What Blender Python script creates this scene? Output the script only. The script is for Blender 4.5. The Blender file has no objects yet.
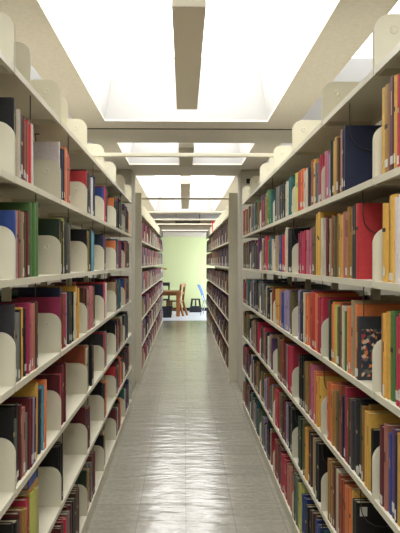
import bpy, math, random
from mathutils import Vector
random.seed(11)
R = math.radians
scene = bpy.context.scene
COL = scene.collection

# ------------------------------------------------------------------ camera, world, light, exposure
cam_data = bpy.data.cameras.new('camera')
cam = bpy.data.objects.new('camera', cam_data)
COL.objects.link(cam)
cam_data.sensor_width = 36.0
cam_data.lens = 48.63
cam_data.clip_start = 0.05
cam.location = (0.0, 0.0, 1.62)
cam.rotation_euler = (R(90 - 0.36), 0, R(-1.27))
scene.camera = cam

world = bpy.data.worlds.new('world'); scene.world = world
world.use_nodes = True
world.node_tree.nodes['Background'].inputs[0].default_value = (0.9, 0.95, 1.0, 1)
world.node_tree.nodes['Background'].inputs[1].default_value = 0.25

SKYLIGHT = 8.6        # strength of the frosted skylight panes
SIDE_SKYLIGHT = 3.5   # the panes over the neighbouring aisles
WINDOW = 21.0         # daylight window of the reading corner
scene.view_settings.view_transform = 'Standard'
scene.view_settings.look = 'None'
scene.view_settings.gamma = 1.0
scene.view_settings.use_curve_mapping = False
scene.view_settings.exposure = 0.0

# ------------------------------------------------------------------ materials
def lin(c):
    out = []
    for v in c:
        v = v / 255.0
        out.append(v / 12.92 if v <= 0.04045 else ((v + 0.055) / 1.055) ** 2.4)
    return tuple(out)

def mat(name, rgb, rough=0.5, spec=0.5, metal=0.0, noise=0.0, scale=20.0, bump=0.0, bscale=None):
    m = bpy.data.materials.new(name); m.use_nodes = True
    nt = m.node_tree; b = nt.nodes['Principled BSDF']
    c = lin(rgb)
    b.inputs['Base Color'].default_value = (*c, 1)
    b.inputs['Roughness'].default_value = rough
    b.inputs['Specular IOR Level'].default_value = spec
    b.inputs['Metallic'].default_value = metal
    if noise or bump:
        tc = nt.nodes.new('ShaderNodeTexCoord')
        n = nt.nodes.new('ShaderNodeTexNoise'); n.inputs['Scale'].default_value = scale; n.inputs['Detail'].default_value = 4
        nt.links.new(tc.outputs['Object'], n.inputs['Vector'])
        if noise:
            r = nt.nodes.new('ShaderNodeValToRGB')
            r.color_ramp.elements[0].position = 0.3; r.color_ramp.elements[1].position = 0.7
            r.color_ramp.elements[0].color = (*[max(0, v * (1 - noise)) for v in c], 1)
            r.color_ramp.elements[1].color = (*[min(1, v * (1 + noise)) for v in c], 1)
            nt.links.new(n.outputs['Fac'], r.inputs['Fac']); nt.links.new(r.outputs['Color'], b.inputs['Base Color'])
        if bump:
            n2 = nt.nodes.new('ShaderNodeTexNoise'); n2.inputs['Scale'].default_value = bscale or scale; n2.inputs['Detail'].default_value = 3
            nt.links.new(tc.outputs['Object'], n2.inputs['Vector'])
            bp = nt.nodes.new('ShaderNodeBump'); bp.inputs['Strength'].default_value = bump; bp.inputs['Distance'].default_value = 0.01
            nt.links.new(n2.outputs['Fac'], bp.inputs['Height']); nt.links.new(bp.outputs['Normal'], b.inputs['Normal'])
    return m

def emit(name, rgb, strength):
    m = bpy.data.materials.new(name); m.use_nodes = True
    nt = m.node_tree; nt.nodes.clear()
    e = nt.nodes.new('ShaderNodeEmission'); o = nt.nodes.new('ShaderNodeOutputMaterial')
    e.inputs[0].default_value = (*lin(rgb), 1); e.inputs[1].default_value = strength
    nt.links.new(e.outputs[0], o.inputs[0])
    return m

def book_material():
    """cover cloth: the colour comes from each book's own 'tint' attribute, a fine weave varies it"""
    m = bpy.data.materials.new('book_cover'); m.use_nodes = True
    nt = m.node_tree; b = nt.nodes['Principled BSDF']
    a = nt.nodes.new('ShaderNodeAttribute'); a.attribute_name = 'tint'
    tc = nt.nodes.new('ShaderNodeTexCoord')
    n = nt.nodes.new('ShaderNodeTexNoise'); n.inputs['Scale'].default_value = 60; n.inputs['Detail'].default_value = 3
    nt.links.new(tc.outputs['Object'], n.inputs['Vector'])
    r = nt.nodes.new('ShaderNodeMapRange'); r.inputs['To Min'].default_value = 0.78; r.inputs['To Max'].default_value = 1.18
    nt.links.new(n.outputs['Fac'], r.inputs['Value'])
    v = nt.nodes.new('ShaderNodeVectorMath'); v.operation = 'SCALE'
    nt.links.new(a.outputs['Color'], v.inputs[0]); nt.links.new(r.outputs['Result'], v.inputs['Scale'])
    nt.links.new(v.outputs[0], b.inputs['Base Color'])
    b.inputs['Roughness'].default_value = 0.48
    b.inputs['Specular IOR Level'].default_value = 0.4
    return m

def floor_material():
    m = bpy.data.materials.new('polished_vinyl_tile'); m.use_nodes = True
    nt = m.node_tree; b = nt.nodes['Principled BSDF']; L = nt.links.new
    tc = nt.nodes.new('ShaderNodeTexCoord')
    mp = nt.nodes.new('ShaderNodeMapping'); mp.inputs['Location'].default_value = (-0.012, 0.07, 0)
    L(tc.outputs['Object'], mp.inputs['Vector'])
    br = nt.nodes.new('ShaderNodeTexBrick')
    br.offset = 0.0; br.squash = 1.0
    br.inputs['Scale'].default_value = 1.0
    br.inputs['Mortar Size'].default_value = 0.0022
    br.inputs['Mortar Smooth'].default_value = 0.2
    br.inputs['Brick Width'].default_value = 0.305; br.inputs['Row Height'].default_value = 0.305
    br.inputs['Color1'].default_value = (*lin((146, 142, 129)), 1)
    br.inputs['Color2'].default_value = (*lin((154, 150, 137)), 1)
    br.inputs['Mortar'].default_value = (*lin((128, 121, 104)), 1)
    L(mp.outputs[0], br.inputs['Vector'])
    n = nt.nodes.new('ShaderNodeTexNoise'); n.inputs['Scale'].default_value = 26; n.inputs['Detail'].default_value = 6; n.inputs['Roughness'].default_value = 0.7
    L(mp.outputs[0], n.inputs['Vector'])
    rr = nt.nodes.new('ShaderNodeMapRange'); rr.inputs['To Min'].default_value = 0.80; rr.inputs['To Max'].default_value = 1.14
    rr.inputs['From Min'].default_value = 0.3; rr.inputs['From Max'].default_value = 0.7
    L(n.outputs['Fac'], rr.inputs['Value'])
    v = nt.nodes.new('ShaderNodeVectorMath'); v.operation = 'SCALE'
    L(br.outputs['Color'], v.inputs[0]); L(rr.outputs['Result'], v.inputs['Scale'])
    L(v.outputs[0], b.inputs['Base Color'])
    b.inputs['Roughness'].default_value = 0.19
    b.inputs['Specular IOR Level'].default_value = 0.5
    b.inputs['IOR'].default_value = 1.31
    # worn polish: long soft waves and small ripples
    mw = nt.nodes.new('ShaderNodeMapping'); mw.inputs['Scale'].default_value = (1.0, 2.6, 1)
    L(tc.outputs['Object'], mw.inputs['Vector'])
    n2 = nt.nodes.new('ShaderNodeTexNoise'); n2.inputs['Scale'].default_value = 4.0; n2.inputs['Detail'].default_value = 2.5
    L(mw.outputs[0], n2.inputs['Vector'])
    bp = nt.nodes.new('ShaderNodeBump'); bp.inputs['Strength'].default_value = 0.42; bp.inputs['Distance'].default_value = 0.02
    L(n2.outputs['Fac'], bp.inputs['Height'])
    bp2 = nt.nodes.new('ShaderNodeBump'); bp2.inputs['Strength'].default_value = 0.25; bp2.inputs['Distance'].default_value = 0.002; bp2.invert = True
    L(br.outputs['Fac'], bp2.inputs['Height']); L(bp.outputs['Normal'], bp2.inputs['Normal'])
    L(bp2.outputs['Normal'], b.inputs['Normal'])
    return m

def picture_material():
    m = bpy.data.materials.new('printed_cover'); m.use_nodes = True
    nt = m.node_tree; b = nt.nodes['Principled BSDF']; L = nt.links.new
    tc = nt.nodes.new('ShaderNodeTexCoord')
    vo = nt.nodes.new('ShaderNodeTexVoronoi'); vo.inputs['Scale'].default_value = 85
    L(tc.outputs['Object'], vo.inputs['Vector'])
    sp = nt.nodes.new('ShaderNodeSeparateColor'); L(vo.outputs['Color'], sp.inputs[0])
    r = nt.nodes.new('ShaderNodeValToRGB'); e = r.color_ramp.elements
    r.color_ramp.interpolation = 'CONSTANT'
    cols = [(0, (38, 46, 58)), (0.36, (90, 95, 85)), (0.5, (200, 120, 60)), (0.66, (205, 175, 150)), (0.8, (170, 60, 60)), (0.9, (60, 80, 100))]
    e[0].color = (*lin(cols[0][1]), 1); e[1].position = cols[1][0]; e[1].color = (*lin(cols[1][1]), 1)
    for p, c in cols[2:]:
        k = e.new(p); k.color = (*lin(c), 1)
    L(sp.outputs[0], r.inputs['Fac']); L(r.outputs['Color'], b.inputs['Base Color'])
    b.inputs['Roughness'].default_value = 0.4
    return m

def wood_material(name, rgb):
    m = bpy.data.materials.new(name); m.use_nodes = True
    nt = m.node_tree; b = nt.nodes['Principled BSDF']; L = nt.links.new
    tc = nt.nodes.new('ShaderNodeTexCoord')
    mp = nt.nodes.new('ShaderNodeMapping'); mp.inputs['Scale'].default_value = (3, 30, 3); L(tc.outputs['Object'], mp.inputs['Vector'])
    n = nt.nodes.new('ShaderNodeTexNoise'); n.inputs['Scale'].default_value = 3; n.inputs['Detail'].default_value = 5; L(mp.outputs[0], n.inputs['Vector'])
    r = nt.nodes.new('ShaderNodeValToRGB'); c = lin(rgb)
    r.color_ramp.elements[0].color = (*[v * 0.7 for v in c], 1); r.color_ramp.elements[1].color = (*[min(1, v * 1.25) for v in c], 1)
    L(n.outputs['Fac'], r.inputs['Fac']); L(r.outputs['Color'], b.inputs['Base Color'])
    b.inputs['Roughness'].default_value = 0.4
    return m

M = dict(
    floor=floor_material(),
    ceiling=mat('ceiling_paint', (230, 224, 214), 0.9, 0.2, noise=0.05, scale=40, bump=0.25, bscale=90),
    well=mat('skylight_well_white', (184, 183, 181), 0.8, 0.2),
    green=mat('green_wall_paint', (196, 202, 146), 0.7, 0.3),
    plain=mat('plain_wall_paint', (176, 170, 154), 0.85, 0.2, noise=0.03),
    column=mat('column_paint', (186, 182, 166), 0.8, 0.25, noise=0.03, scale=12),
    steel=mat('cream_enamel', (206, 201, 180), 0.42, 0.45, noise=0.025, scale=9),
    steel_dark=mat('cream_enamel_dimple', (196, 189, 165), 0.42, 0.45),
    wire=mat('dark_wire', (64, 60, 56), 0.45, 0.5, metal=0.3),
    fixture=mat('taupe_enamel', (210, 202, 184), 0.6, 0.3),
    bulkhead=mat('bulkhead_paint', (182, 170, 148), 0.85, 0.2),
    pale_daylit_floor=mat('pale_daylit_vinyl', (222, 222, 230), 0.3, 0.4, noise=0.03, scale=15),
    base=mat('black_rubber_base', (26, 26, 28), 0.6, 0.3),
    black=mat('black_plastic', (24, 24, 27), 0.45, 0.5),
    blue=mat('blue_plastic', (18, 72, 132), 0.35, 0.5),
    chrome=mat('chrome', (190, 190, 190), 0.25, 0.5, metal=0.9),
    brass=mat('brass', (196, 150, 80), 0.35, 0.5, metal=0.7),
    wood=wood_material('honey_wood', (168, 108, 54)),
    wood2=wood_material('brown_wood', (140, 88, 46)),
    page=mat('paper_edges', (182, 172, 146), 0.85, 0.1, noise=0.08, scale=120),
    label=mat('white_label', (206, 204, 194), 0.6, 0.3),
    ink=mat('black_print', (22, 22, 24), 0.5, 0.3),
    gilt=mat('gilt_print', (160, 140, 92), 0.4, 0.5),
    book=book_material(),
    picture=picture_material(),
    sky=emit('frosted_skylight_pane', (254, 253, 250), SKYLIGHT),
    sky_side=emit('frosted_skylight_pane_side', (254, 253, 250), SIDE_SKYLIGHT),
    window=emit('daylight_window_pane', (220, 232, 255), WINDOW),
    strip=emit('strip_lamp', (255, 252, 240), 1.6),
    vent=mat('dark_grille', (70, 66, 58), 0.7, 0.3),
)
C = {k: lin(v) for k, v in dict(
    mustard=(212, 158, 34), ochre=(178, 128, 44), orange=(222, 116, 42), rust=(172, 80, 42), red=(196, 36, 46),
    crimson=(180, 26, 62), maroon=(112, 34, 44), pink=(214, 116, 138), magenta=(180, 44, 94), purple=(102, 64, 112),
    lavender=(172, 156, 194), navy=(38, 46, 82), blue=(42, 78, 158), cyan=(98, 176, 198), teal=(38, 116, 116),
    darkgreen=(42, 68, 46), green=(86, 138, 66), lime=(182, 186, 72), olive=(116, 110, 64), tan=(192, 166, 124),
    cream=(230, 220, 190), white=(232, 230, 222), grey=(136, 136, 130), charcoal=(62, 64, 68), black=(26, 26, 29),
    brown=(98, 64, 42), salmon=(204, 124, 104), greygreen=(108, 124, 104)).items()}
CNAME = dict(darkgreen='dark green', greygreen='grey-green', cyan='light blue')

# ------------------------------------------------------------------ mesh collector
class MB:
    def __init__(self): self.v = []; self.f = []; self.m = []; self.c = []
    def add(self, vs, fs, mi=0, c=(1, 1, 1)):
        o = len(self.v); self.v += vs
        for f in fs: self.f.append(tuple(i + o for i in f)); self.m.append(mi); self.c.append(c)
    def box(self, x0, x1, y0, y1, z0, z1, mi=0, c=(1, 1, 1)):
        vs = [(x0, y0, z0), (x1, y0, z0), (x1, y1, z0), (x0, y1, z0), (x0, y0, z1), (x1, y0, z1), (x1, y1, z1), (x0, y1, z1)]
        self.add(vs, [(0, 3, 2, 1), (4, 5, 6, 7), (0, 1, 5, 4), (1, 2, 6, 5), (2, 3, 7, 6), (3, 0, 4, 7)], mi, c)
    def prism(self, pts, axis, a0, a1, mi=0, c=(1, 1, 1)):
        """extrude a polygon; axis 'z': pts are (x,y); 'y': pts (x,z); 'x': pts (y,z)"""
        def P(p, a):
            return (p[0], p[1], a) if axis == 'z' else (p[0], a, p[1]) if axis == 'y' else (a, p[0], p[1])
        n = len(pts); vs = [P(p, a0) for p in pts] + [P(p, a1) for p in pts]
        fs = [tuple(range(n))[::-1], tuple(range(n, 2 * n))] + [(i, (i + 1) % n, n + (i + 1) % n, n + i) for i in range(n)]
        self.add(vs, fs, mi, c)
    def tube(self, path, r, seg=8, mi=0):
        path = [Vector(p) for p in path]; rings = []
        for i, p in enumerate(path):
            d = (path[min(i + 1, len(path) - 1)] - path[max(i - 1, 0)]).normalized()
            a = Vector((0, 0, 1)) if abs(d.z) < 0.9 else Vector((0, 1, 0))
            u = d.cross(a).normalized(); w = d.cross(u).normalized()
            rings.append([tuple(p + u * r * math.cos(2 * math.pi * k / seg) + w * r * math.sin(2 * math.pi * k / seg)) for k in range(seg)])
        vs = [q for ring in rings for q in ring]; fs = []
        for i in range(len(path) - 1):
            for k in range(seg):
                fs.append((i * seg + k, i * seg + (k + 1) % seg, (i + 1) * seg + (k + 1) % seg, (i + 1) * seg + k))
        fs.append(tuple(range(seg))[::-1]); fs.append(tuple((len(path) - 1) * seg + k for k in range(seg)))
        self.add(vs, fs, mi)
    def beam(self, a, b, wx, wy, mi=0):
        """tapered-free bar of rectangular section from point a to point b (section in x and y)"""
        vs = []
        for p in (a, b):
            for sx, sy in ((-1, -1), (1, -1), (1, 1), (-1, 1)):
                vs.append((p[0] + sx * wx / 2, p[1] + sy * wy / 2, p[2]))
        self.add(vs, [(0, 3, 2, 1), (4, 5, 6, 7), (0, 1, 5, 4), (1, 2, 6, 5), (2, 3, 7, 6), (3, 0, 4, 7)], mi)
    def mesh(self, name, mats, tint=False):
        me = bpy.data.meshes.new(name); me.from_pydata(self.v, [], self.f)
        for x in mats: me.materials.append(x)
        me.polygons.foreach_set('material_index', self.m)
        if tint:
            a = me.color_attributes.new('tint', 'FLOAT_COLOR', 'CORNER'); d = []
            for f, c in zip(self.f, self.c): d += [c[0], c[1], c[2], 1.0] * len(f)
            a.data.foreach_set('color', d)
        me.update(); return me
    def build(self, name, mats, parent=None, loc=(0, 0, 0), tint=False, bevel=0):
        if not isinstance(mats, (list, tuple)): mats = [mats]
        o = bpy.data.objects.new(name, self.mesh(name, mats, tint)); COL.objects.link(o)
        o.location = loc; o.parent = parent
        if bevel:
            b = o.modifiers.new('bevel', 'BEVEL'); b.width = bevel; b.segments = 2; b.limit_method = 'ANGLE'
        return o

def empty(name, loc=(0, 0, 0), rz=0):
    o = bpy.data.objects.new(name, None); COL.objects.link(o); o.location = loc; o.rotation_euler = (0, 0, rz)
    o.empty_display_size = 0.05
    return o
def tag(o, label, cat, group=None, kind=None):
    o['label'] = label; o['category'] = cat
    if group: o['group'] = group
    if kind: o['kind'] = kind
    return o
def struct(o): o['kind'] = 'structure'; return o
def copy_tree(o, parent=None):
    c = o.copy(); COL.objects.link(c); c.parent = parent
    for ch in list(o.children): copy_tree(ch, c)
    return c

# ------------------------------------------------------------------ measures of the place (metres)
H = 2.77                       # underside of the ceiling
XL, XR = -2.75, 2.75           # side walls
Y0, Y1 = -2.6, 23.8
AL, AR = 0.577, 0.642          # shelf fronts left and right of the camera line
SHELF_Z = {'left': [2.287, 1.915, 1.562, 1.198, 0.835, 0.475, 0.11], 'right': [2.275, 1.905, 1.555, 1.18, 0.818, 0.46, 0.10]}
PITCH = 0.914
JOINT = {'left': 1.556, 'right': 1.516}                 # near end of the nearest section
RANGE2 = 9.74
DEPTH = 0.23

# ------------------------------------------------------------------ the room
m = MB(); m.box(XL - .1, XR + .1, Y0 - .1, Y1 + .1, -0.06, 0); struct(m.build('floor', M['floor']))
m = MB(); m.box(XL, XR, 19.88, Y1, 0, 0.003); struct(m.build('floor_reading', M['pale_daylit_floor']))  # pale vinyl sheet; daylight brightness is also put into its colour
m = MB(); m.box(XL - .1, XL, Y0, Y1, 0, H); struct(m.build('wall_left', M['plain']))
m = MB(); m.box(XR, XR + .1, Y0, 20.6, 0, H); m.box(XR, XR + .1, 20.6, 23.2, 0, 0.4); m.box(XR, XR + .1, 20.6, 23.2, 2.2, H); m.box(XR, XR + .1, 23.2, Y1, 0, H)
struct(m.build('wall_right', M['plain']))
m = MB(); m.box(XL - .1, XR + .1, Y1, Y1 + .1, 0, H); struct(m.build('wall_back', M['green']))
m = MB(); m.box(XL - .1, XR + .1, Y0 - .1, Y0, 0, H); struct(m.build('wall_front', M['plain']))
m = MB(); m.box(XL, XR, Y1 - .015, Y1, 0, 0.11); struct(m.build('baseboard_back', M['base']))

# ceiling: slab with openings, each opening a splayed white well under a frosted pane
cx = [(-2.23, -0.89), (-0.645, 0.685), (0.945, 2.285)]
cy = [(-1.4, 1.95), (2.9, 5.9), (6.96, 8.53), (9.63, 16.9)]  # first row of skylights is added unseen behind the camera for lighting
xs = sorted([XL - .1, XR + .1] + [v for p in cx for v in p]); ys = sorted([Y0 - .1, Y1 + .1] + [v for p in cy for v in p])
m = MB()
for i in range(len(xs) - 1):
    for j in range(len(ys) - 1):
        if any(abs(xs[i] - a) < 1e-6 for a, b in cx) and any(abs(ys[j] - a) < 1e-6 for a, b in cy): continue
        m.box(xs[i], xs[i + 1], ys[j], ys[j + 1], H, H + 0.015)
struct(m.build('ceiling', M['ceiling']))
m = MB(); m.box(XL, XR, 6.215, 6.235, H - 0.006, H); struct(m.build('trim_1', M['vent']))
# rounded lip strips at the far edge of each opening over the aisle
n = 0
WH = 0.50
for (ya, yb) in cy:
    for k, (xa, xb) in enumerate(cx):
        s = 0.09; z0 = H + 0.015; z1 = H + WH
        lo = [(xa, ya), (xb, ya), (xb, yb), (xa, yb)]; hi = [(xa + s, ya + s), (xb - s, ya + s), (xb - s, yb - s), (xa + s, yb - s)]
        w = MB(); t = 0.03
        for a in range(4):
            b = (a + 1) % 4
            p0, p1, q0, q1 = lo[a], lo[b], hi[a], hi[b]
            cxm, cym = (xa + xb) / 2, (ya + yb) / 2
            def out(p): return (p[0] + math.copysign(t, p[0] - cxm), p[1] + math.copysign(t, p[1] - cym))
            vs = [(*p0, z0), (*p1, z0), (*q1, z1), (*q0, z1)] + [(*out(p), zz) for p, zz in ((p0, z0), (p1, z0), (q1, z1), (q0, z1))]
            w.add(vs, [(0, 1, 2, 3), (4, 7, 6, 5), (0, 4, 5, 1), (1, 5, 6, 2), (2, 6, 7, 3), (3, 7, 4, 0)])
        # the well walls belong to the ceiling
        struct(w.build('ceiling_well', M['well']))
        n += 1
        g = MB(); g.box(xa + s, xb - s, ya + s, yb - s, z1, z1 + 0.02)
        # thin cross bars of the skylight frame
        o = struct(g.build('window_%d' % n, M['sky'] if k == 1 else M['sky_side']))
# daylight window in the right wall of the reading corner
n += 1
g = MB(); g.box(XR + .06, XR + .08, 20.6, 23.2, 0.4, 2.2); struct(g.build('window_%d' % n, M['window']))

# far bulkhead and the strip lamp above it
m = MB(); m.box(XL, XR, 20.0, 20.25, 2.45, 2.49); m.box(XL, XR, 20.25, Y1, 2.45, 2.49); struct(m.build('trim_2', M['bulkhead']))
m = MB(); m.box(-0.62, 0.72, 19.96, 20.04, 2.492, 2.52, 0)
o = m.build('strip_lamp', M['strip']); tag(o, 'thin bright strip lamp across the aisle above the far bulkhead', 'lamp')
m = MB(); m.box(XL, XR, 20.05, 20.15, 2.49, H); struct(m.build('trim_3', M['bulkhead']))
t = empty('air_vent', (0.09, 17.2, 2.545)); tag(t, 'long dark air vent grille hanging high at the far end of the aisle', 'vent')
m = MB(); m.box(-.30, .30, 0, .02, 0, .06); m.build('vent_back', M['vent'], t)
for k in range(3):
    m = MB(); m.box(-.30, .30, -.02, 0, .004 + .02 * k, .014 + .02 * k); m.build('vent_slat', M['vent'], t)
for s in (-1, 1):
    m = MB(); m.box(s * .28 - .006, s * .28 + .006, .004, .016, .06, H - 2.545); m.build('hanger', M['vent'], t)

# columns between the two ranges
for s, a, lab in ((-1, 0.645, 'left'), (1, 0.712, 'right')):
    m = MB(); x0, x1 = sorted((s * a, s * (a + 0.5))); m.box(x0, x1, 8.95, 9.55, 0, H)
    struct(m.build('column_' + lab, M['column'], bevel=0.012))

# hanging baffles in the skylights
for (ya, yb, zb, lab) in ((3.17, 5.30, 2.74, 'long taupe linear fixture hanging below the nearest skylight'),
                      (7.07, 8.50, 2.74, 'short taupe linear fixture in the middle skylight behind the cross bar'),
                      (10.35, 15.2, 2.74, 'taupe linear fixture in the farthest skylight over the aisle')):
    t = empty('linear_fixture', (0.022, ya, zb)); tag(t, lab, 'ceiling fixture', 'linear fixtures down the middle of the skylights')
    Lh = yb - ya
    m = MB(); m.box(-.076, .076, 0, Lh, 0, .26); m.build('housing', M['fixture'], t, bevel=0.004)
    for yy in (0.25, Lh - 0.25):
        m = MB(); m.tube([(0, yy, .26), (0, yy, H + WH - zb)], 0.006); m.build('hanger_rod', M['fixture'], t)

# cross ties over the aisle
def tie(y, z, lab):
    t = empty('tie_bar', (0, y, z)); tag(t, lab, 'tie bar', 'cream steel ties across the aisle')
    m = MB(); m.box(-AL - .245, AR + .245, -.02, .02, -.013, .013); m.build('bar', M['steel'], t, bevel=.003)
    for s, a in ((-1, AL + .245), (1, AR + .245)):
        m = MB(); m.box(s * a - .03, s * a + .03, -.025, .025, -.0215, -.013); m.build('clamp', M['steel'], t)
for y, z, lab in ((5.21, 2.392, 'nearest cream steel tie bar crossing the aisle between the front stacks'),
                  (9.80, 2.480, 'second cream tie bar joining the tall end panels'),
                  (12.4, 2.480, 'third cream tie bar, first behind the end panels'),
                  (14.6, 2.480, 'fourth cream tie bar crossing below the far skylight end'),
                  (16.4, 2.480, 'fifth cream tie bar, just before the dark vent'),
                  (19.0, 2.480, 'farthest cream tie bar before the bulkhead')):
    tie(y, z, lab)

# ------------------------------------------------------------------ shelving
def bracket_mb(s, y, z):
    """end bracket plate of a cantilever shelf: rounded front top corner, round dimple"""
    m = MB(); r = .055; hh = .182
    pts = [(0, -.022), (DEPTH, -.022), (DEPTH, hh)]
    for k in range(9):
        a = math.pi / 2 * k / 8
        pts.append((r - r * math.sin(a), hh - r + r * math.cos(a)))
    P = [(s * u, z + w) for u, w in pts]
    m.prism(P, 'y', y - .0016, y + .0016, 0)
    # dimple ring and bowl on the face
    cu, cw, R0 = .066, .128, .015
    seg = 16
    for face in (-1, 1):
        vs = []
        for rr, dd in ((R0, .0016), (R0 * .8, .0042), (R0 * .5, .0030), (0.0001, .0020)):
            for k in range(seg):
                a = 2 * math.pi * k / seg
                vs.append((s * (cu + rr * math.cos(a)), y + face * dd, z + cw + rr * math.sin(a)))
        fs = []
        for q in range(3):
            for k in range(seg):
                fs.append((q * seg + k, q * seg + (k + 1) % seg, (q + 1) * seg + (k + 1) % seg, (q + 1) * seg + k))
        m.add(vs, fs, 0)
    return m

def shelf_mb(s, z, u0, lipside):
    m = MB(); L0, L1 = .006, PITCH - .006
    def bx(ua, ub, za, zb):
        a, b = sorted((s * ua, s * ub)); m.box(a, b, L0, L1, za, zb)
    bx(u0, u0 + DEPTH, z - .003, z)
    if lipside == 0:
        bx(u0 - .0, u0 + .003, z - .024, z - .003); bx(u0 + .003, u0 + .016, z - .024, z - .0215)
        bx(u0 + DEPTH - .003, u0 + DEPTH, z - .03, z - .003)
    else:
        bx(u0 + DEPTH - .003, u0 + DEPTH, z - .024, z - .003); bx(u0, u0 + .003, z - .03, z - .003)
    return m

def make_section(side):
    s = -1 if side == 'left' else 1
    t = empty('steel_bookshelf', (0, 0, 0)); TIERS = SHELF_Z[side]
    for z in TIERS:
        shelf_mb(s, z, 0, 0).build('shelf', M['steel'], t)
        for yy in (.010, PITCH - .010):
            bracket_mb(s, yy, z).build('shelf_bracket', M['steel'], t)
        shelf_mb(s, z, DEPTH + .045, 1).build('shelf', M['steel'], t)
    m = MB(); a, b = sorted((s * .006, s * .012)); m.box(a, b, .006, PITCH - .006, 0, TIERS[-1] - .024); m.build('kickplate', M['steel'], t)
    m = MB(); a, b = sorted((s * (DEPTH + .003), s * (DEPTH + .042))); m.box(a, b, -.018, .018, 0, 2.37); m.build('upright', M['steel'], t, bevel=.002)
    m = MB(); m.box(a, b, .03, PITCH - .03, 2.10, 2.14); m.box(a, b, .03, PITCH - .03, 0.06, 0.10); m.build('spreader', M['steel'], t)
    return t

NTH = ['nearest', 'second', 'third', 'fourth', 'fifth', 'sixth', 'seventh', 'eighth', 'ninth', 'tenth', 'eleventh']
protos = {}
for side in ('left', 'right'):
    s = -1 if side == 'left' else 1; a = AL if side == 'left' else AR
    for rng in (1, 2):
        nb = 7 if rng == 1 else 11
        aa = a if rng == 1 else (0.577 if side == 'left' else 0.612)
        for b in range(nb):
            if side not in protos:
                t = make_section(side); protos[side] = t
            else:
                t = copy_tree(protos[side])
            y = (JOINT[side] if rng == 1 else RANGE2 + .04) + b * PITCH
            t.location = (s * aa, y, 0)
            if rng == 1:
                lab = '%s section from the camera in the front %s stack of cream steel shelving' % (NTH[b], side)
            else:
                lab = '%s section behind the end panel of the far %s stack of steel shelving' % (('first' if b == 0 else NTH[b]), side)
            tag(t, lab, 'bookshelf', 'sections of the %s %s stack' % ('front' if rng == 1 else 'far', side))
        # closing upright belongs to the last section; end panels stand alone
        m = MB(); p, q = sorted((s * (aa + DEPTH + .003), s * (aa + DEPTH + .042)))
        o = m; m.box(p, q, y + PITCH - .0, y + PITCH + .018, 0, 2.37)
        oo = m.build('upright', M['steel']); oo.parent = t; oo.location = (-t.location.x, -t.location.y, 0)
    # tall end panel of the far range, facing the camera
    e0 = 0.572 if side == 'left' else 0.603
    t = empty('end_panel', (s * e0, RANGE2 - .02, 0)); tag(t, 'tall plain cream end panel closing the far %s stack beside the column' % side, 'end panel', 'end panels of the far stacks')
    m = MB(); p, q = sorted((0, s * .52)); m.box(p, q, 0, .03, .012, 2.555); m.build('panel', M['steel'], t, bevel=.003)
    m = MB(); p, q = sorted((s * .0, s * .52)); m.box(p, q, -.006, .034, 0, .012); m.build('foot', M['fixture'], t)

# ------------------------------------------------------------------ books: where each one stands
F = 720.0; VX = 184.0; VY = 262.0
def dL(x): return (AL + .006) * F / (VX - x)
def dR(x): return (AR + .006) * F / (x - VX)
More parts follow.
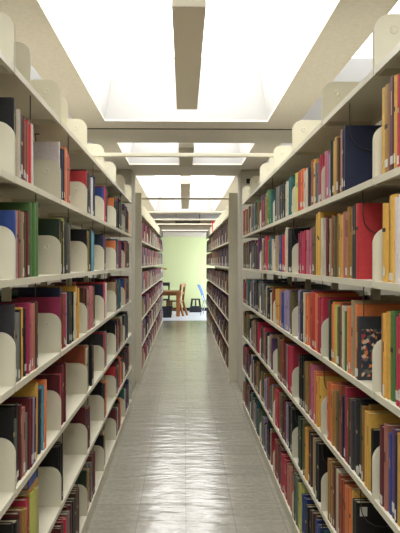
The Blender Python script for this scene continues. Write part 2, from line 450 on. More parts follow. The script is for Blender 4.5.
# sequences along the shelves: (from, to, colour, height) ; heights in metres
SEQ = {
 ('left', 1): [(14.6, 16.6, 'purple', .245), (16.6, 18.6, 'greygreen', .24), (18.6, 21.8, 'cream', .245), (21.8, 24, 'charcoal', .235), (24, 27, 'maroon', .235), (27, 30, 'rust', .225), (30, 33, 'red', .24), (33, 34.8, 'white', .235),
               (59.4, 60.6, 'grey', .255), (60.6, 63, 'black', .245), (63, 66, 'navy', .25), (66, 68.5, 'orange', .27), (68.5, 70.6, 'salmon', .255), (70.6, 71.6, 'red', .245),
               (85.6, 86.4, 'red', .25), (86.4, 88.3, 'black', .26), (88.3, 90.3, 'charcoal', .25), (90.3, 92, 'navy', .245), (92, 93.6, 'white', .24), (93.6, 95.6, 'navy', .26),
               (104, 104.8, 'blue', .25), (104.8, 106.6, 'crimson', .26), (106.6, 108.4, 'charcoal', .27)],
 ('left', 2): [(14.6, 16, 'tan', .24), (16, 17.8, 'lavender', .235), (17.8, 19.6, 'salmon', .235), (19.6, 21.6, 'rust', .24), (21.6, 23.8, 'greygreen', .235), (23.8, 26, 'tan', .24), (26, 28.2, 'brown', .24), (28.2, 30, 'maroon', .245), (30, 32, 'black', .25), (32, 36, 'green', .285), (36, 40, 'green', .29),
               (59.6, 60.6, 'pink', .265), (60.6, 62, 'lavender', .26), (62, 64, 'black', .26), (64, 66, 'lime', .27), (66, 67.8, 'charcoal', .25), (67.8, 70, 'maroon', .24), (70, 71.6, 'grey', .25),
               (85, 87, 'purple', .275), (87, 89, 'ochre', .25), (89, 90, 'olive', .24), (90, 92.2, 'darkgreen', .26), (92.2, 95.4, 'cyan', .25),
               (101.6, 104.4, 'charcoal', .26), (104.4, 106.5, 'purple', .25)],
 ('left', 3): [(14.6, 17, 'charcoal', .278), (17, 21, 'grey', .245), (21, 23.5, 'black', .25), (23.5, 26, 'mustard', .255), (26, 30, 'black', .25), (30, 33, 'magenta', .265), (33, 36.5, 'salmon', .26), (36.5, 39.5, 'brown', .265),
               (59.2, 60, 'magenta', .255), (60, 61.6, 'orange', .265), (61.6, 63.2, 'navy', .30), (63.2, 65, 'rust', .27), (65, 67, 'magenta', .265), (67, 68.2, 'white', .27), (70.5, 72.5, 'charcoal', .265), (72.5, 75, 'black', .26), (75, 77, 'cream', .255), (77, 79.6, 'mustard', .29),
               (85, 86.6, 'grey', .26), (86.6, 88.6, 'maroon', .26), (88.6, 90.2, 'tan', .25), (90.2, 92.6, 'pink', .27), (92.6, 94.6, 'salmon', .27), (94.6, 96, 'brown', .26),
               (102.3, 105.6, 'red', .27), (105.6, 107, 'white', .27)],
 ('left', 4): [(14.6, 19, 'greygreen', .235), (19, 22, 'black', .28), (22, 24.6, 'maroon', .27), (24.6, 27.4, 'salmon', .25), (27.4, 29.6, 'grey', .22), (29.6, 33, 'maroon', .265), (33, 35.2, 'lavender', .255), (35.2, 37.2, 'black', .25), (37.2, 41, 'mustard', .295), (41, 43, 'navy', .26), (43, 45.4, 'cyan', .27), (45.4, 48, 'orange', .28),
               (59.4, 61, 'maroon', .245), (61, 63, 'crimson', .25), (63, 67.4, 'maroon', .285),
               (85.2, 86.2, 'orange', .28), (86.2, 88.4, 'cream', .26), (88.4, 89.8, 'greygreen', .25), (89.8, 91.4, 'tan', .27), (91.4, 92.8, 'black', .26), (92.8, 94, 'brown', .25),
               (102, 103.6, 'charcoal', .27), (103.6, 105.6, 'crimson', .26), (105.6, 107.4, 'grey', .26)],
 ('left', 5): [(14.6, 20, 'black', .235), (20, 24, 'maroon', .25), (24, 28, 'ochre', .24), (28, 32, 'crimson', .255), (32, 38.5, 'lime', .255), (38.5, 41, 'tan', .24),
               (59.4, 61.4, 'pink', .24), (61.4, 63.5, 'black', .27), (63.5, 65.5, 'charcoal', .265),
               (85.2, 87, 'crimson', .255), (87, 88.6, 'navy', .25), (88.6, 90.4, 'maroon', .25),
               (102, 104, 'black', .27), (104, 105.5, 'charcoal', .25), (105.5, 107, 'orange', .25)],
 ('left', 6): [(60, 64, 'maroon', .25), (64, 68, 'crimson', .245), (68, 70.6, 'grey', .24), (70.6, 73, 'maroon', .25), (73, 76, 'black', .25), (76, 80, 'brown', .26),
               (85.4, 88, 'black', .25), (88, 90.4, 'ochre', .24), (90.4, 92, 'grey', .25), (92, 95.4, 'maroon', .28),
               (102, 104, 'black', .25), (104, 106, 'tan', .26)],
 ('right', 1): [(378, 384, 'mustard', .285), (384, 388, 'ochre', .285), (388, 390.5, 'purple', .28), (390.5, 394, 'maroon', .295), (394, 396, 'mustard', .29), (396, 402, 'crimson', .30), (402, 410, 'ochre', .29),
                (342.4, 345.6, 'navy', .265), (340.4, 342.4, 'salmon', .26), (336.5, 340.2, 'brown', .245), (332.6, 336.5, 'mustard', .25), (330, 332.6, 'darkgreen', .25), (327.6, 330, 'lavender', .21), (324.4, 327.6, 'pink', .22),
                (320.4, 322.6, 'crimson', .22), (317.4, 320.4, 'magenta', .22), (315.4, 317.4, 'grey', .20), (312.4, 315.4, 'mustard', .225), (309.6, 312.4, 'rust', .235), (307, 309.6, 'charcoal', .22), (303.4, 307, 'cream', .21), (300.4, 303.4, 'orange', .225), (297.4, 300.4, 'red', .225), (294.4, 297.4, 'lime', .23),
                (288, 292.6, 'teal', .23), (285, 288, 'cream', .22), (282.4, 285, 'black', .235), (279.5, 282.4, 'charcoal', .23), (276.4, 279.5, 'grey', .235), (274, 276.4, 'black', .21)],
 ('right', 2): [(381.8, 386, 'mustard', .255), (386, 390, 'ochre', .27), (390, 394, 'mustard', .275), (394, 402, 'white', .27), (402, 410, 'grey', .26),
                (355.6, 358.4, 'red', .285), (350, 355.6, 'charcoal', .285), (347, 350, 'ochre', .28), (342.8, 347, 'salmon', .265), (338.2, 342.8, 'mustard', .26), (336, 338.2, 'ochre', .27), (333, 336, 'olive', .26), (330.6, 333, 'rust', .27), (328, 330.6, 'tan', .27), (325.4, 328, 'maroon', .27), (324, 325.4, 'tan', .27),
                (320, 322.6, 'cream', .27), (315.6, 320, 'mustard', .305), (312, 315.6, 'olive', .25), (309, 312, 'pink', .235), (305.4, 309, 'pink', .23), (301.6, 305.4, 'crimson', .235), (298.2, 301.6, 'magenta', .235),
                (288, 291, 'black', .27), (285, 288, 'cream', .28), (281.4, 285, 'red', .245), (278.2, 281.4, 'blue', .24), (274, 276, 'tan', .25)],
 ('right', 3): [(381, 384, 'ochre', .27), (384, 388.4, 'mustard', .28), (388.4, 392, 'green', .285), (392, 396, 'darkgreen', .285), (396, 402, 'crimson', .285), (402, 410, 'maroon', .28),
                (357, 359.5, 'charcoal', .235), (353.4, 357, 'orange', .275), (350.4, 353.4, 'tan', .29), (347.4, 350.4, 'orange', .265), (344.4, 347.4, 'green', .25), (342, 344.4, 'cream', .26), (339.4, 342, 'rust', .27), (337, 339.4, 'olive', .25), (333.6, 337, 'lime', .255), (331, 333.6, 'orange', .265), (328, 331, 'darkgreen', .27),
                (317.4, 322.4, 'crimson', .27), (314.4, 317.4, 'orange', .28), (311.6, 314.4, 'red', .29), (308.6, 311.6, 'rust', .29), (305, 308.6, 'orange', .27), (303, 305, 'cream', .27), (300.4, 303, 'navy', .28), (297.4, 300.4, 'lavender', .285),
                (290, 292.2, 'olive', .26), (287.4, 290, 'maroon', .26), (284.4, 287.4, 'lavender', .26), (281, 284.4, 'blue', .24), (279, 281, 'salmon', .25), (275, 279, 'mustard', .25)],
 ('right', 4): [(380, 384, 'maroon', .26), (384, 387.4, 'salmon', .275), (387.4, 391, 'blue', .255), (391, 395, 'purple', .28), (395, 397, 'navy', .27), (397, 404, 'mustard', .28),
                (370.6, 373, 'black', .22), (365, 370.6, 'mustard', .27), (361.4, 365, 'ochre', .285), (359, 361.4, 'darkgreen', .27), (355.6, 359, 'black', .275), (351.4, 355.6, 'charcoal', .28), (347.4, 351.4, 'brown', .26), (345.4, 347.4, 'crimson', .30), (341.6, 345.4, 'navy', .26), (338.4, 341.6, 'rust', .29), (335.6, 338.4, 'olive', .25), (332, 335.6, 'ochre', .25), (327.4, 332, 'orange', .26),
                (317, 321, 'mustard', .25), (313, 317, 'orange', .255), (311, 313, 'pink', .27), (308.8, 311, 'magenta', .275), (306, 308.8, 'ochre', .27), (303.2, 306, 'olive', .27), (298.4, 303.2, 'black', .28),
                (287.6, 292.6, 'crimson', .29), (285, 287.6, 'grey', .28), (282.4, 285, 'maroon', .28), (279.6, 282.4, 'rust', .29), (277, 279.6, 'olive', .27)],
 ('right', 5): [(352.4, 357, 'black', .25), (349, 352.4, 'mustard', .255), (344, 349, 'orange', .26), (339, 344, 'rust', .265), (335.6, 339, 'cream', .275), (332.6, 335.6, 'maroon', .27), (328, 332.6, 'ochre', .28),
                (316, 319, 'black', .28), (312, 316, 'tan', .275), (308, 312, 'brown', .28), (304, 308, 'mustard', .27), (301, 304, 'olive', .285), (298, 301, 'darkgreen', .28),
                (288, 292.4, 'black', .275), (285.4, 288, 'lavender', .26), (282, 285.4, 'maroon', .26), (279, 282, 'olive', .27), (275, 277.4, 'crimson', .26)],
 ('right', 6): [(315, 319.6, 'blue', .24), (311, 315, 'brown', .25), (306, 311, 'black', .24), (302, 306, 'blue', .25), (298, 302, 'lime', .26), (293.6, 298, 'greygreen', .28),
                (286, 291, 'salmon', .25), (281.4, 286, 'crimson', .25), (277.4, 281.4, 'maroon', .26), (273.6, 277.4, 'rust', .26)],
}
PAL = {
 'left': ['navy', 'black', 'charcoal', 'maroon', 'crimson', 'grey', 'greygreen', 'olive', 'tan', 'purple', 'orange', 'blue', 'brown', 'cream', 'black', 'maroon', 'teal'],
 'right': ['black', 'grey', 'maroon', 'darkgreen', 'green', 'tan', 'navy', 'purple', 'ochre', 'crimson', 'rust', 'teal', 'cream', 'lavender', 'charcoal', 'olive', 'brown', 'greygreen'],
 'far_left': ['pink', 'lavender', 'cream', 'salmon', 'crimson', 'maroon', 'pink', 'magenta', 'lavender', 'navy', 'maroon', 'cream', 'rust', 'purple', 'tan'],
 'far_right': ['maroon', 'navy', 'charcoal', 'brown', 'maroon', 'purple', 'black', 'darkgreen', 'ochre', 'navy', 'brown'],
}
FIRST = {(1, 1): ('black', .27), (2, 1): ('blue', .235), (3, 1): ('charcoal', .275), (4, 1): ('black', .28), (5, 1): ('black', .24),
 (1, 2): ('white', .27), (1, 3): ('red', .25), (1, 4): ('blue', .24), (1, 5): ('orange', .25),
 (2, 2): ('darkgreen', .26), (2, 3): ('black', .25), (2, 4): ('navy', .25), (2, 5): ('orange', .24), (2, 6): ('navy', .25),
 (3, 2): ('magenta', .255), (3, 3): ('brown', .265), (3, 4): ('navy', .26), (3, 5): ('tan', .25), (3, 6): ('blue', .26),
 (4, 2): ('maroon', .25), (4, 3): ('rust', .28), (4, 4): ('charcoal', .26), (4, 5): ('black', .27), (4, 6): ('charcoal', .26),
 (5, 2): ('black', .27), (5, 3): ('maroon', .27), (5, 4): ('black', .27), (5, 5): ('red', .25), (5, 6): ('charcoal', .26),
 (6, 2): ('maroon', .25), (6, 3): ('darkgreen', .26), (6, 4): ('black', .25), (6, 5): ('maroon', .25)}
class Book: pass
BOOKS = []
def jitter(c, k=0.16):
    f = (1 + random.uniform(-k, k)) * (1.0 if c[0] > .45 and c[2] < .1 else .72)
    g = .3 * c[0] + .6 * c[1] + .1 * c[2]
    return tuple(min(1, max(0, (v * .86 + g * .14) * f * (1 + random.uniform(-.06, .06)))) for v in c)
def put(side, rng, tier, bay, y, t, col, h, depth=None, lean=0, a=None):
    b = Book(); b.side, b.rng, b.tier, b.bay, b.y, b.t, b.col, b.h = side, rng, tier, bay, y, t, col, h
    b.depth = depth or min(.215, max(.15, h * random.uniform(.66, .8))); b.lean = lean; b.a = a
    b.rgb = jitter(C[col]); b.label = random.random() < .5 and t > .016; b.band = random.random() < .4 and t > .014
    b.lw = random.uniform(.22, .36); b.lz = random.choice([.006, .012, .02]); b.lh = random.uniform(.022, .036); b.bw = random.uniform(.06, .16); b.bz = random.uniform(.5, .66); b.bh = random.choice([.05, .12, .25])
    b.set = random.uniform(.004, .012) + (random.uniform(0, .02) if random.random() < .2 else 0)
    b.gilt = col in ('black', 'navy', 'maroon', 'darkgreen', 'brown', 'charcoal', 'crimson', 'purple', 'blue')
    BOOKS.append(b); return b

for side in ('left', 'right'):
    for tier in range(1, 7):
        JOINT0 = JOINT[side]; dd = dL if side == 'left' else dR
        ex = {}
        for (x0, x1, col, h) in SEQ[(side, tier)]:
            y0, y1 = sorted((dd(x0), dd(x1))) if side == 'left' or True else 0
            mid = (y0 + y1) / 2; bay = int((mid - JOINT0 + (.07 if side == 'left' else 0)) // PITCH)
            ex.setdefault(bay, []).append((y0, y1, col, h))
        for bay in range(7):
            b0 = JOINT0 + bay * PITCH; lo, hi = b0 + .020, b0 + PITCH - .020
            if side == 'left' and (tier, bay) in FIRST:
                c_, h_ = FIRST[(tier, bay)]; put(side, 1, tier, bay, lo, .0225, c_, h_, depth=.2); lo += .024
            if bay in ex:
                for (y0, y1, col, h) in sorted(ex[bay]):
                    y0, y1 = max(y0, lo), min(y1, hi); L = y1 - y0
                    if L < .008: continue
                    k = 1 if L < .05 else max(2, round(L / .034))
                    for q in range(k):
                        put(side, 1, tier, bay, y0 + q * L / k, L / k - .0015, col, h * (1 if k == 1 or q == 0 else random.uniform(.95, 1.02)))
            if bay not in ex:
                gap = random.uniform(.12, .42) if side == 'left' else random.uniform(.02, .25)
                span = (hi - lo) * (1 - gap); used = 0
                run = None
                while used < span:
                    t = random.choice([.018, .022, .026, .03, .034, .04, .05]); 
                    if run is None or random.random() < .7: run = random.choice(PAL[side])
                    h = random.choice([.21, .225, .235, .24, .25, .26, .275])
                    if used + t > span: break
                    y = lo + used if side == 'left' else hi - used - t
                    put(side, 1, tier, bay, y, t - .0015, run, h); used += t
    # far range
    for tier in range(1, 7):
        for bay in range(11):
            b0 = RANGE2 + .04 + bay * PITCH; lo, hi = b0 + .02, b0 + PITCH - .02
            span = (hi - lo) * random.uniform(.75, .97); used = 0; run = None
            while used < span:
                t = random.choice([.026, .032, .04, .05])
                if run is None or random.random() < .45: run = random.choice(PAL['far_' + side])
                if used + t > span: break
                y = lo + used if side == 'left' else hi - used - t
                put(side, 2, tier, bay, y, t - .0015, run, random.choice([.23, .25, .26, .275]), a=(0.577 if side == 'left' else 0.612)); used += t

# leaning books on the fourth shelf down, left
for b in BOOKS:
    if b.side == 'left' and b.tier == 4 and b.bay == 1 and b.y > dL(29): b.lean = 0.05

def in_view(b):
    a = AL if b.side == 'left' else AR; s = -1 if b.side == 'left' else 1
    x = VX + s * a * F / (b.y + b.t / 2); z = SHELF_Z[b.side][b.tier]
    y0 = VY - (z + b.h - 1.62) * F / b.y; y1 = VY - (z - 1.62) * F / b.y
    if not (-2 < x < 402) or y0 > 531: return 0
    return a * b.t / b.y ** 2 * F * (min(533, y1) - max(0, y0))
for b in BOOKS: b.area = in_view(b) if b.rng == 1 else 0
order = sorted([b for b in BOOKS if b.area > 0], key=lambda b: -b.area)
# out of frame ones of the nearest section are left out
BOOKS = [b for b in BOOKS if b.area > 0 or b.rng == 2 or b.bay >= 1]
single = set(id(b) for b in order[:300])
for b in BOOKS: b.single = id(b) in single

def book_geometry(b, mcover, mpage, mlabel, mtitle, O):
    """local coordinates: u into the shelf, v along the aisle, w up; O = world offset"""
    s = -1 if b.side == 'left' else 1
    D, t, h = b.depth, b.t, b.h
    c = min(.0026, t * .16); e = min(.004, t * .18)
    cl, sl = math.cos(b.lean), math.sin(b.lean)
    def W(u, v, w):
        v2 = v * cl + w * sl; w2 = -v * sl + w * cl + t * sl
        return (O[0] + s * u, O[1] + v2, O[2] + w2)
    def ext(mb, prof, w0, w1, mi=0, col=(1, 1, 1)):
        n = len(prof); vs = [W(u, v, w0) for u, v in prof] + [W(u, v, w1) for u, v in prof]
        fs = [tuple(range(n))[::-1], tuple(range(n, 2 * n))] + [(i, (i + 1) % n, n + (i + 1) % n, n + i) for i in range(n)]
        if s < 0: fs = [f[::-1] for f in fs]
        mb.add(vs, fs, mi, col)
    # two boards and a rounded spine
    prof = [(e, 0), (e * .35, t * .12), (0, t * .32), (0, t * .68), (e * .35, t * .88), (e, t), (D, t), (D, t - c), (e + c, t - c), (e + c, c), (D, c), (D, 0)]
    ext(mcover[0], prof, 0, h, mcover[1], b.rgb)
    pc = mpage
    ext(pc[0], [(e + c, c), (e + c, t - c), (D - .005, t - c), (D - .005, c)][::-1], .003, h - .0035, pc[1])
    if b.label:
        lw = t * b.lw
        ext(mlabel[0], [(-.0006, t / 2 - lw), (-.0006, t / 2 + lw), (.0006 + e * .3, t / 2 + lw), (.0006 + e * .3, t / 2 - lw)][::-1], b.lz, b.lz + b.lh, mlabel[1])
    if b.band:
        lw = t * (b.bw if b.bh > .1 else .34); w0 = h * b.bz
        mi = mtitle[1] if not isinstance(mtitle[1], tuple) else mtitle[1][0 if b.gilt else 1]
        ext(mtitle[0], [(-.0005, t / 2 - lw), (-.0005, t / 2 + lw), (.0004, t / 2 + lw), (.0004, t / 2 - lw)][::-1], w0, w0 + h * b.bh, mi)

# ordinal labels
ORD = ['first', 'second', 'third', 'fourth', 'fifth', 'sixth', 'seventh', 'eighth', 'ninth', 'tenth', 'eleventh', 'twelfth', 'thirteenth', 'fourteenth', 'fifteenth', 'sixteenth', 'seventeenth', 'eighteenth', 'nineteenth', 'twentieth', 'last']
TN = {1: 'top shelf', 2: 'second shelf', 3: 'third shelf', 4: 'fourth shelf', 5: 'fifth shelf', 6: 'bottom shelf'}
shelfrow = {}
for b in BOOKS:
    if b.rng == 1: shelfrow.setdefault((b.side, b.tier, b.bay), []).append(b)
def describe(b):
    L = describe_full(b)
    if len(L.split()) > 16 and L.split()[0] in ('tall', 'thin', 'thick'): L = ' '.join(L.split()[1:])
    if len(L.split()) > 16: L = L.replace(' from the camera', ' along')
    return L
def describe_full(b):
    row = sorted(shelfrow[(b.side, b.tier, b.bay)], key=lambda q: q.y)
    same = [q for q in row if q.col == b.col]
    i = row.index(b); cn = CNAME.get(b.col, b.col)
    place = '%s, %s stack, %s section' % (TN[b.tier], b.side, NTH[b.bay])
    size = 'tall ' if b.h > .275 else ('thin ' if b.t < .019 else ('thick ' if b.t > .044 else ''))
    if len(same) == 1:
        nb = row[i - 1] if i > 0 else (row[i + 1] if i + 1 < len(row) else None)
        if nb is None: return '%s%s book standing alone, %s' % (size, cn, place)
        return '%s%s book beside the %s one, %s' % (size, cn, CNAME.get(nb.col, nb.col), place)
    j = same.index(b)
    return '%s%s book, %s %s one from the camera, %s' % (size, cn, ORD[j], cn, place)

stuff = MB()
for b in BOOKS:
    s = -1 if b.side == 'left' else 1
    a = b.a if b.a else (AL if b.side == 'left' else AR)
    O = (s * (a + b.set), b.y, SHELF_Z[b.side][b.tier] + .0005)
    if b.single:
        t = empty('book', O)
        tag(t, describe(b), 'book', 'books on the %s of the front %s stack' % (TN[b.tier], b.side))
        mc, mp, ml, mt = MB(), MB(), MB(), MB()
        book_geometry(b, (mc, 0), (mp, 0), (ml, 0), (mt, 0), (0, 0, 0))
        mc.build('cover', M['book'], t, tint=True); mp.build('page_block', M['page'], t)
        if b.label: ml.build('spine_label', M['label'], t)
        if b.band: mt.build('spine_title', M['gilt'] if b.gilt else M['ink'], t)
        b.obj = t
    else:
        book_geometry(b, (stuff, 0), (stuff, 1), (stuff, 2), (stuff, (3, 4)), O)
# rows of the back faces of the stacks, seen only through gaps
for side in ('left', 'right'):
    s = -1 if side == 'left' else 1
    TIERS = SHELF_Z[side]
    for rng, nb, ya, a in ((1, 7, JOINT[side], AL if side == 'left' else AR), (2, 11, RANGE2 + .04, .577 if side == 'left' else .612)):
        for tier in range(1, 7):
            y = ya + .03
            while y < ya + nb * PITCH - .1:
                fr = (y - ya) % PITCH
                t = random.choice([.03, .04, .05])
                if fr > PITCH - .07 or fr < .02: y += .02; continue
                if random.random() < .12: y += .12; continue
                h = random.uniform(.2, .27); c = jitter(C[random.choice(PAL[side])])
                u0, u1 = a + DEPTH + .09, a + 2 * DEPTH + .03
                x0, x1 = sorted((s * u0, s * u1))
                stuff.box(x0, x1, y, y + t - .002, TIERS[tier] + .0005, TIERS[tier] + h, 0, c); y += t
o = stuff.build('distant_books', [M['book'], M['page'], M['label'], M['gilt'], M['ink']], tint=True)
tag(o, 'rows of small distant books filling the shelves farther down the aisle', 'books', kind='stuff')

# printed and marked covers that face the camera
def find(side, tier, bay, col):
    for b in sorted(BOOKS, key=lambda q: q.y):
        if (b.side, b.tier, b.bay, b.col) == (side, tier, bay, col) and b.single: return b
def front_panel(b, name, u0, u1, w0, w1, material, thick=.0008):
    s = -1 if b.side == 'left' else 1
    m = MB(); x0, x1 = sorted((s * u0, s * u1)); m.box(x0, x1, -thick, 0, w0, w1)
    return m.build(name, material, b.obj)
b = find('right', 3, 1, 'charcoal')
if b:
    front_panel(b, 'cover_picture', .012, b.depth - .006, .012, b.h - .045, M['picture'])
    b.obj['label'] = 'book with a many-coloured picture cover facing the camera, third shelf, right stack'
b = find('left', 3, 2, 'magenta')
if b:
    front_panel(b, 'cover_label', .06, .14, b.h - .06, b.h - .018, M['ink'])
    b.obj['label'] = 'magenta book with a black label on its front cover, third shelf, left stack'
b = find('right', 5, 1, 'black')
if b:
    p = front_panel(b, 'cover_label', .014, .042, b.h - .05, b.h - .015, M['label'])

# books lying flat on top of the row, fifth shelf left
def flat_book(x, y, z, w, L, t, col, lab, rz=0):
    e = empty('book', (x, y, z), rz); tag(e, lab, 'book', 'books lying flat on the left stack')
    m = MB(); m.box(0, -w, 0, L, 0, .0025, 0, C[col]); m.box(0, -w, 0, L, t - .0025, t, 0, C[col]); m.box(-.003, 0, 0, L, .0025, t - .0025, 0, C[col]); m.build('cover', M['book'], e, tint=True)
    m = MB(); m.box(-w + .004, -.003, .003, L - .003, .0025, t - .0025); m.build('page_block', M['page'], e)
zt = SHELF_Z['left'][5] + .2575
flat_book(-AL - .012, dL(30.5), zt, .16, .17, .022, 'ochre', 'ochre book lying flat under a blue one, fifth shelf, left stack')
flat_book(-AL - .014, dL(31), zt + .0225, .15, .15, .035, 'blue', 'blue book lying flat on top of the upright row, fifth shelf, left stack')

# ------------------------------------------------------------------ wire book supports
def wire(side, tier, bay, y):
    s = -1 if side == 'left' else 1; a = AL if side == 'left' else AR
    TIERS = SHELF_Z[side]; zt = TIERS[tier - 1] - .0075; zb = TIERS[tier] + .155
    t = empty('wire_bookend', (s * a, y, zt))
    tag(t, 'dark wire book support hanging over the %s, %s stack, %s section' % (TN[tier], side, NTH[bay]), 'bookend', 'hanging wire book supports')
    P = []
    x0, x1 = .022, .19; r = (x1 - x0) / 2; top = 0
    P += [(s * x0, 0, 0), (s * x0, 0, zb - zt + r)]
    for k in range(1, 8):
        an = math.pi * k / 8
        P.append((s * ((x0 + x1) / 2 - r * math.cos(an)), 0, zb - zt + r - r * math.sin(an) * .9))
    P += [(s * x1, 0, zb - zt + r), (s * x1, 0, 0)]
    m = MB(); m.tube(P, .0022, 6); m.build('wire_loop', M['wire'], t)
    m = MB()
    p, q = sorted((s * (x1 - .02), s * (x1 + .02))); m.box(p, q, -.006, .006, 0, .003); m.build('sliding_clip', M['wire'], t)
for side in ('left', 'right'):
    for tier in range(1, 7):
        for bay in range(0, 6):
            row = sorted(shelfrow.get((side, tier, bay), []), key=lambda q: q.y)
            if not row: continue
            if side == 'left':
                y = row[-1].y + row[-1].t + .012 + (row[-1].h * math.sin(row[-1].lean))
                if y > JOINT[side] + (bay + 1) * PITCH - .03: continue
            else:
                y = row[0].y - .012
                if y < JOINT[side] + bay * PITCH + .03: continue
            wire(side, tier, bay, y)
# one more at the near end of the second section's top shelf, left, in front of the black book
# ------------------------------------------------------------------ spare bookends and a red book on top of the stacks
def spare(side, y, lab):
    s = -1 if side == 'left' else 1; a = AL if side == 'left' else AR
    t = empty('metal_bookend', (s * (a + .004), y, SHELF_Z[side][0] + .0005)); tag(t, lab, 'bookend', 'spare bookends on top of the stacks')
    m = MB(); r = .05; hh = .165
    pts = [(0, 0), (.15, 0), (.15, hh - .03), (.12, hh)]
    for k in range(9):
        an = math.pi / 2 * k / 8; pts.append((r - r * math.sin(an), hh - r + r * math.cos(an)))
    m.prism([(s * u, w) for u, w in pts], 'y', -.0015, .0015); m.build('upright_plate', M['steel'], t)
    m = MB(); p, q = sorted((s * .01, s * .14)); m.box(p, q, .0015, .10, 0, .0015); m.build('foot_plate', M['steel'], t)
spare('left', 2.745, 'cream metal bookend behind the nearest bracket on top of the left stack')
spare('left', 3.62, 'cream metal bookend behind the second bracket on top of the left stack')
spare('right', 5.45, 'cream metal bookend behind the bracket beside the tie bar, top of right stack')

t = empty('book', (0.612 + .012, 16.1, SHELF_Z['right'][0] + .0005)); tag(t, 'bright red book standing on top of the far right stack', 'book')
m = MB(); m.box(0, .19, 0, .003, 0, .25, 0, C['red']); m.box(0, .19, .037, .04, 0, .25, 0, C['red']); m.box(0, .003, .003, .037, 0, .25, 0, C['red']); m.build('cover', M['book'], t, tint=True)
m = MB(); m.box(.003, .185, .003, .037, .003, .247); m.build('page_block', M['page'], t)

# small dark sign on the right column
t = empty('wall_sign', (0.80, 8.945, 2.625)); tag(t, 'tiny dark plate high on the right column above the shelves', 'sign')
m = MB(); m.box(-.025, .025, -.006, 0, -.03, .03); m.build('plate', M['ink'], t)

# ------------------------------------------------------------------ reading corner
# wooden table
t = empty('wooden_table', (-0.86, 21.75, 0.003)); tag(t, 'honey wooden reading table with thick square legs by the green wall', 'table')
m = MB(); m.box(-.76, .76, -.45, .45, .70, .75); m.build('tabletop', M['wood'], t, bevel=.006)
m = MB(); m.box(-.68, .68, -.39, -.36, .62, .70); m.box(-.68, .68, .36, .39, .62, .70); m.box(.65, .68, -.36, .36, .62, .70); m.box(-.68, -.65, -.36, .36, .62, .70); m.build('apron', M['wood2'], t)
for sx in (-1, 1):
    for sy in (-1, 1):
        m = MB(); m.box(sx * .68 - .055, sx * .68 + .055, sy * .37 - .05, sy * .37 + .05, 0, .70); m.build('leg', M['wood'], t, bevel=.006)

def chair(loc, rz, name, lab, wood):
    """four-legged chair facing its own +x, slatted back behind"""
    t = empty(name, loc, rz); tag(t, lab, 'chair')
    m = MB(); m.box(-.21, .22, -.21, .21, .42, .455); m.build('seat', wood, t, bevel=.008)
    for sy in (-1, 1):
        m = MB(); m.beam((.20, sy * .19, 0), (.18, sy * .18, .42), .056, .052); m.build('leg', wood, t)
        m = MB(); m.beam((-.32, sy * .19, 0), (-.19, sy * .18, .44), .056, .052); m.build('leg', wood, t)
        m = MB(); m.beam((-.19, sy * .18, .44), (-.25, sy * .18, .93), .06, .05); m.build('back_post', wood, t)
    m = MB(); m.box(-.265, -.235, -.21, .21, .86, .97); m.build('back_rail', wood, t, bevel=.006)
    m = MB(); m.box(-.245, -.22, -.17, .17, .64, .72); m.build('back_rail', wood, t, bevel=.004)
    for sy in (-1, 1):
        m = MB(); m.box(-.24, .19, sy * .185 - .012, sy * .185 + .012, .17, .20); m.build('stretcher', wood, t)
    return t
chair((-0.27, 21.76, 0.003), math.pi * .9, 'wooden_chair', 'brown wooden chair drawn up to the right end of the reading table', M['wood2'])
chair((-0.66, 22.6, 0.003), -math.pi / 2, 'black_chair', 'black chair pushed in behind the reading table', M['black'])

# black bin / crate under the table
t = empty('black_bin', (-0.50, 21.02, 0.003)); tag(t, 'black plastic bin on the floor in front of the reading table', 'bin')
m = MB()
m.add([(-.13, -.12, .0), (.13, -.12, .0), (.13, .12, .0), (-.13, .12, .0), (-.155, -.145, .30), (.155, -.145, .30), (.155, .145, .30), (-.155, .145, .30),
       (-.14, -.13, .30), (.14, -.13, .30), (.14, .13, .30), (-.14, .13, .30), (-.12, -.11, .02), (.12, -.11, .02), (.12, .11, .02), (-.12, .11, .02)],
      [(0, 3, 2, 1), (0, 1, 5, 4), (1, 2, 6, 5), (2, 3, 7, 6), (3, 0, 4, 7), (4, 5, 9, 8), (5, 6, 10, 9), (6, 7, 11, 10), (7, 4, 8, 11), (8, 9, 13, 12), (9, 10, 14, 13), (10, 11, 15, 14), (11, 8, 12, 15), (12, 13, 14, 15)])
m.build('body', M['black'], t)
m = MB()
for p, q in (((-.165, -.155), (.165, -.135)), ((-.165, .135), (.165, .155))): m.box(p[0], q[0], p[1], q[1], .29, .315)
m.box(-.165, -.145, -.135, .135, .29, .315); m.box(.145, .165, -.135, .135, .29, .315); m.build('rim', M['black'], t)

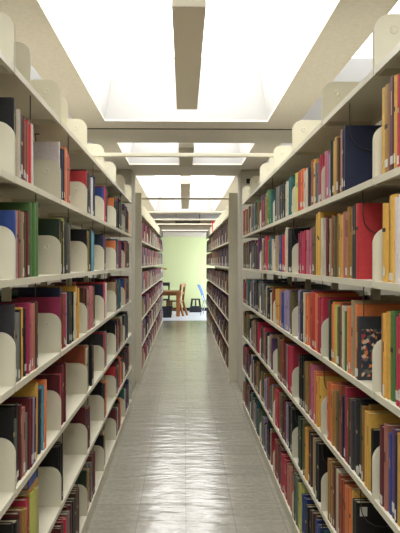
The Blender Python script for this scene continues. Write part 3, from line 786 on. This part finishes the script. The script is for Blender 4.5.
# step stool: moulded A-frame, two cut-outs in the face
t = empty('step_stool', (0.375, 23.3, 0.003)); tag(t, 'black moulded step stool with two cut-outs standing against the green wall', 'step stool')
zt = .43
m = MB(); m.box(-.15, .15, -.10, .12, zt - .04, zt); m.build('top_step', M['black'], t, bevel=.01)
m = MB(); m.box(-.17, .17, -.20, -.03, .17, .20); m.build('lower_step', M['black'], t, bevel=.008)
for s in (-1, 1):
    m = MB()
    m.prism([(s * .20, 0), (s * .135, 0), (s * .085, zt - .03), (s * .145, zt - .03)], 'y', -.09, .12)
    m.build('side_panel', M['black'], t)
    m = MB(); m.prism([(s * .205, 0), (s * .13, 0), (s * .14, .17), (s * .185, .17)], 'y', -.20, -.09); m.build('leg', M['black'], t)
m = MB(); m.prism([(-.03, 0), (.03, 0), (.022, zt - .03), (-.022, zt - .03)], 'y', -.085, -.06); m.build('centre_rib', M['black'], t)
m = MB(); m.box(-.16, .16, -.197, -.185, .0, .18); m.build('riser', M['black'], t)

# blue chair, partly behind the far right stack
t = empty('blue_chair', (0.78, 22.0, 0.003), math.pi * .93); tag(t, 'blue plastic chair with curved back beside the end of the right stack', 'chair')
def shell(profile, w):
    m = MB(); n = len(profile); vs = []
    for (x, z) in profile:
        for k in range(7):
            q = -1 + 2 * k / 6
            vs.append((x + .03 * (q * q), q * w / 2, z))
    top = len(vs); vs += [(x + .0, y, z - .012) if i < 7 * 4 else (x - .012, y, z) for i, (x, y, z) in enumerate(vs)]
    fs = []
    for i in range(n - 1):
        for k in range(6):
            a = i * 7 + k
            fs.append((a, a + 1, a + 8, a + 7)); fs.append((top + a, top + a + 7, top + a + 8, top + a + 1))
    for i in range(n - 1):
        for k in (0, 6):
            a = i * 7 + k; fs.append((a, a + 7, top + a + 7, top + a))
    for i in (0, n - 1):
        for k in range(6):
            a = i * 7 + k; fs.append((a, a + 1, top + a + 1, top + a))
    m.add(vs, fs); return m
shell([(-.22, .43), (-.20, .445), (-.05, .44), (.14, .44)], .44).build('seat', M['blue'], t)
shell([(.155, .48), (.17, .56), (.20, .66), (.235, .76), (.285, .86), (.325, .93)], .42).build('backrest', M['blue'], t)
for sx in (-1, 1):
    for sy in (-1, 1):
        m = MB(); m.tube([(sx * .24, sy * .21, 0), (sx * .15, sy * .17, .425)], .012); m.build('leg', M['chrome'], t)
for sy in (-1, 1):
    m = MB(); m.tube([(.13, sy * .17, .425), (.17, sy * .17, .47), (.205, sy * .16, .60)], .010); m.build('back_support', M['chrome'], t)

# small brass handle plate on the green wall
t = empty('wall_handle', (-0.625, Y1 - .001, 1.39)); tag(t, 'small brass handle plate on the green wall beside the far left stack', 'handle')
m = MB(); m.box(-.05, .05, -.008, 0, -.03, .03); m.build('plate', M['brass'], t)
m = MB(); m.tube([(0, -.008, 0), (0, -.05, 0), (.07, -.055, 0)], .009); m.build('handle_arm', M['brass'], t)
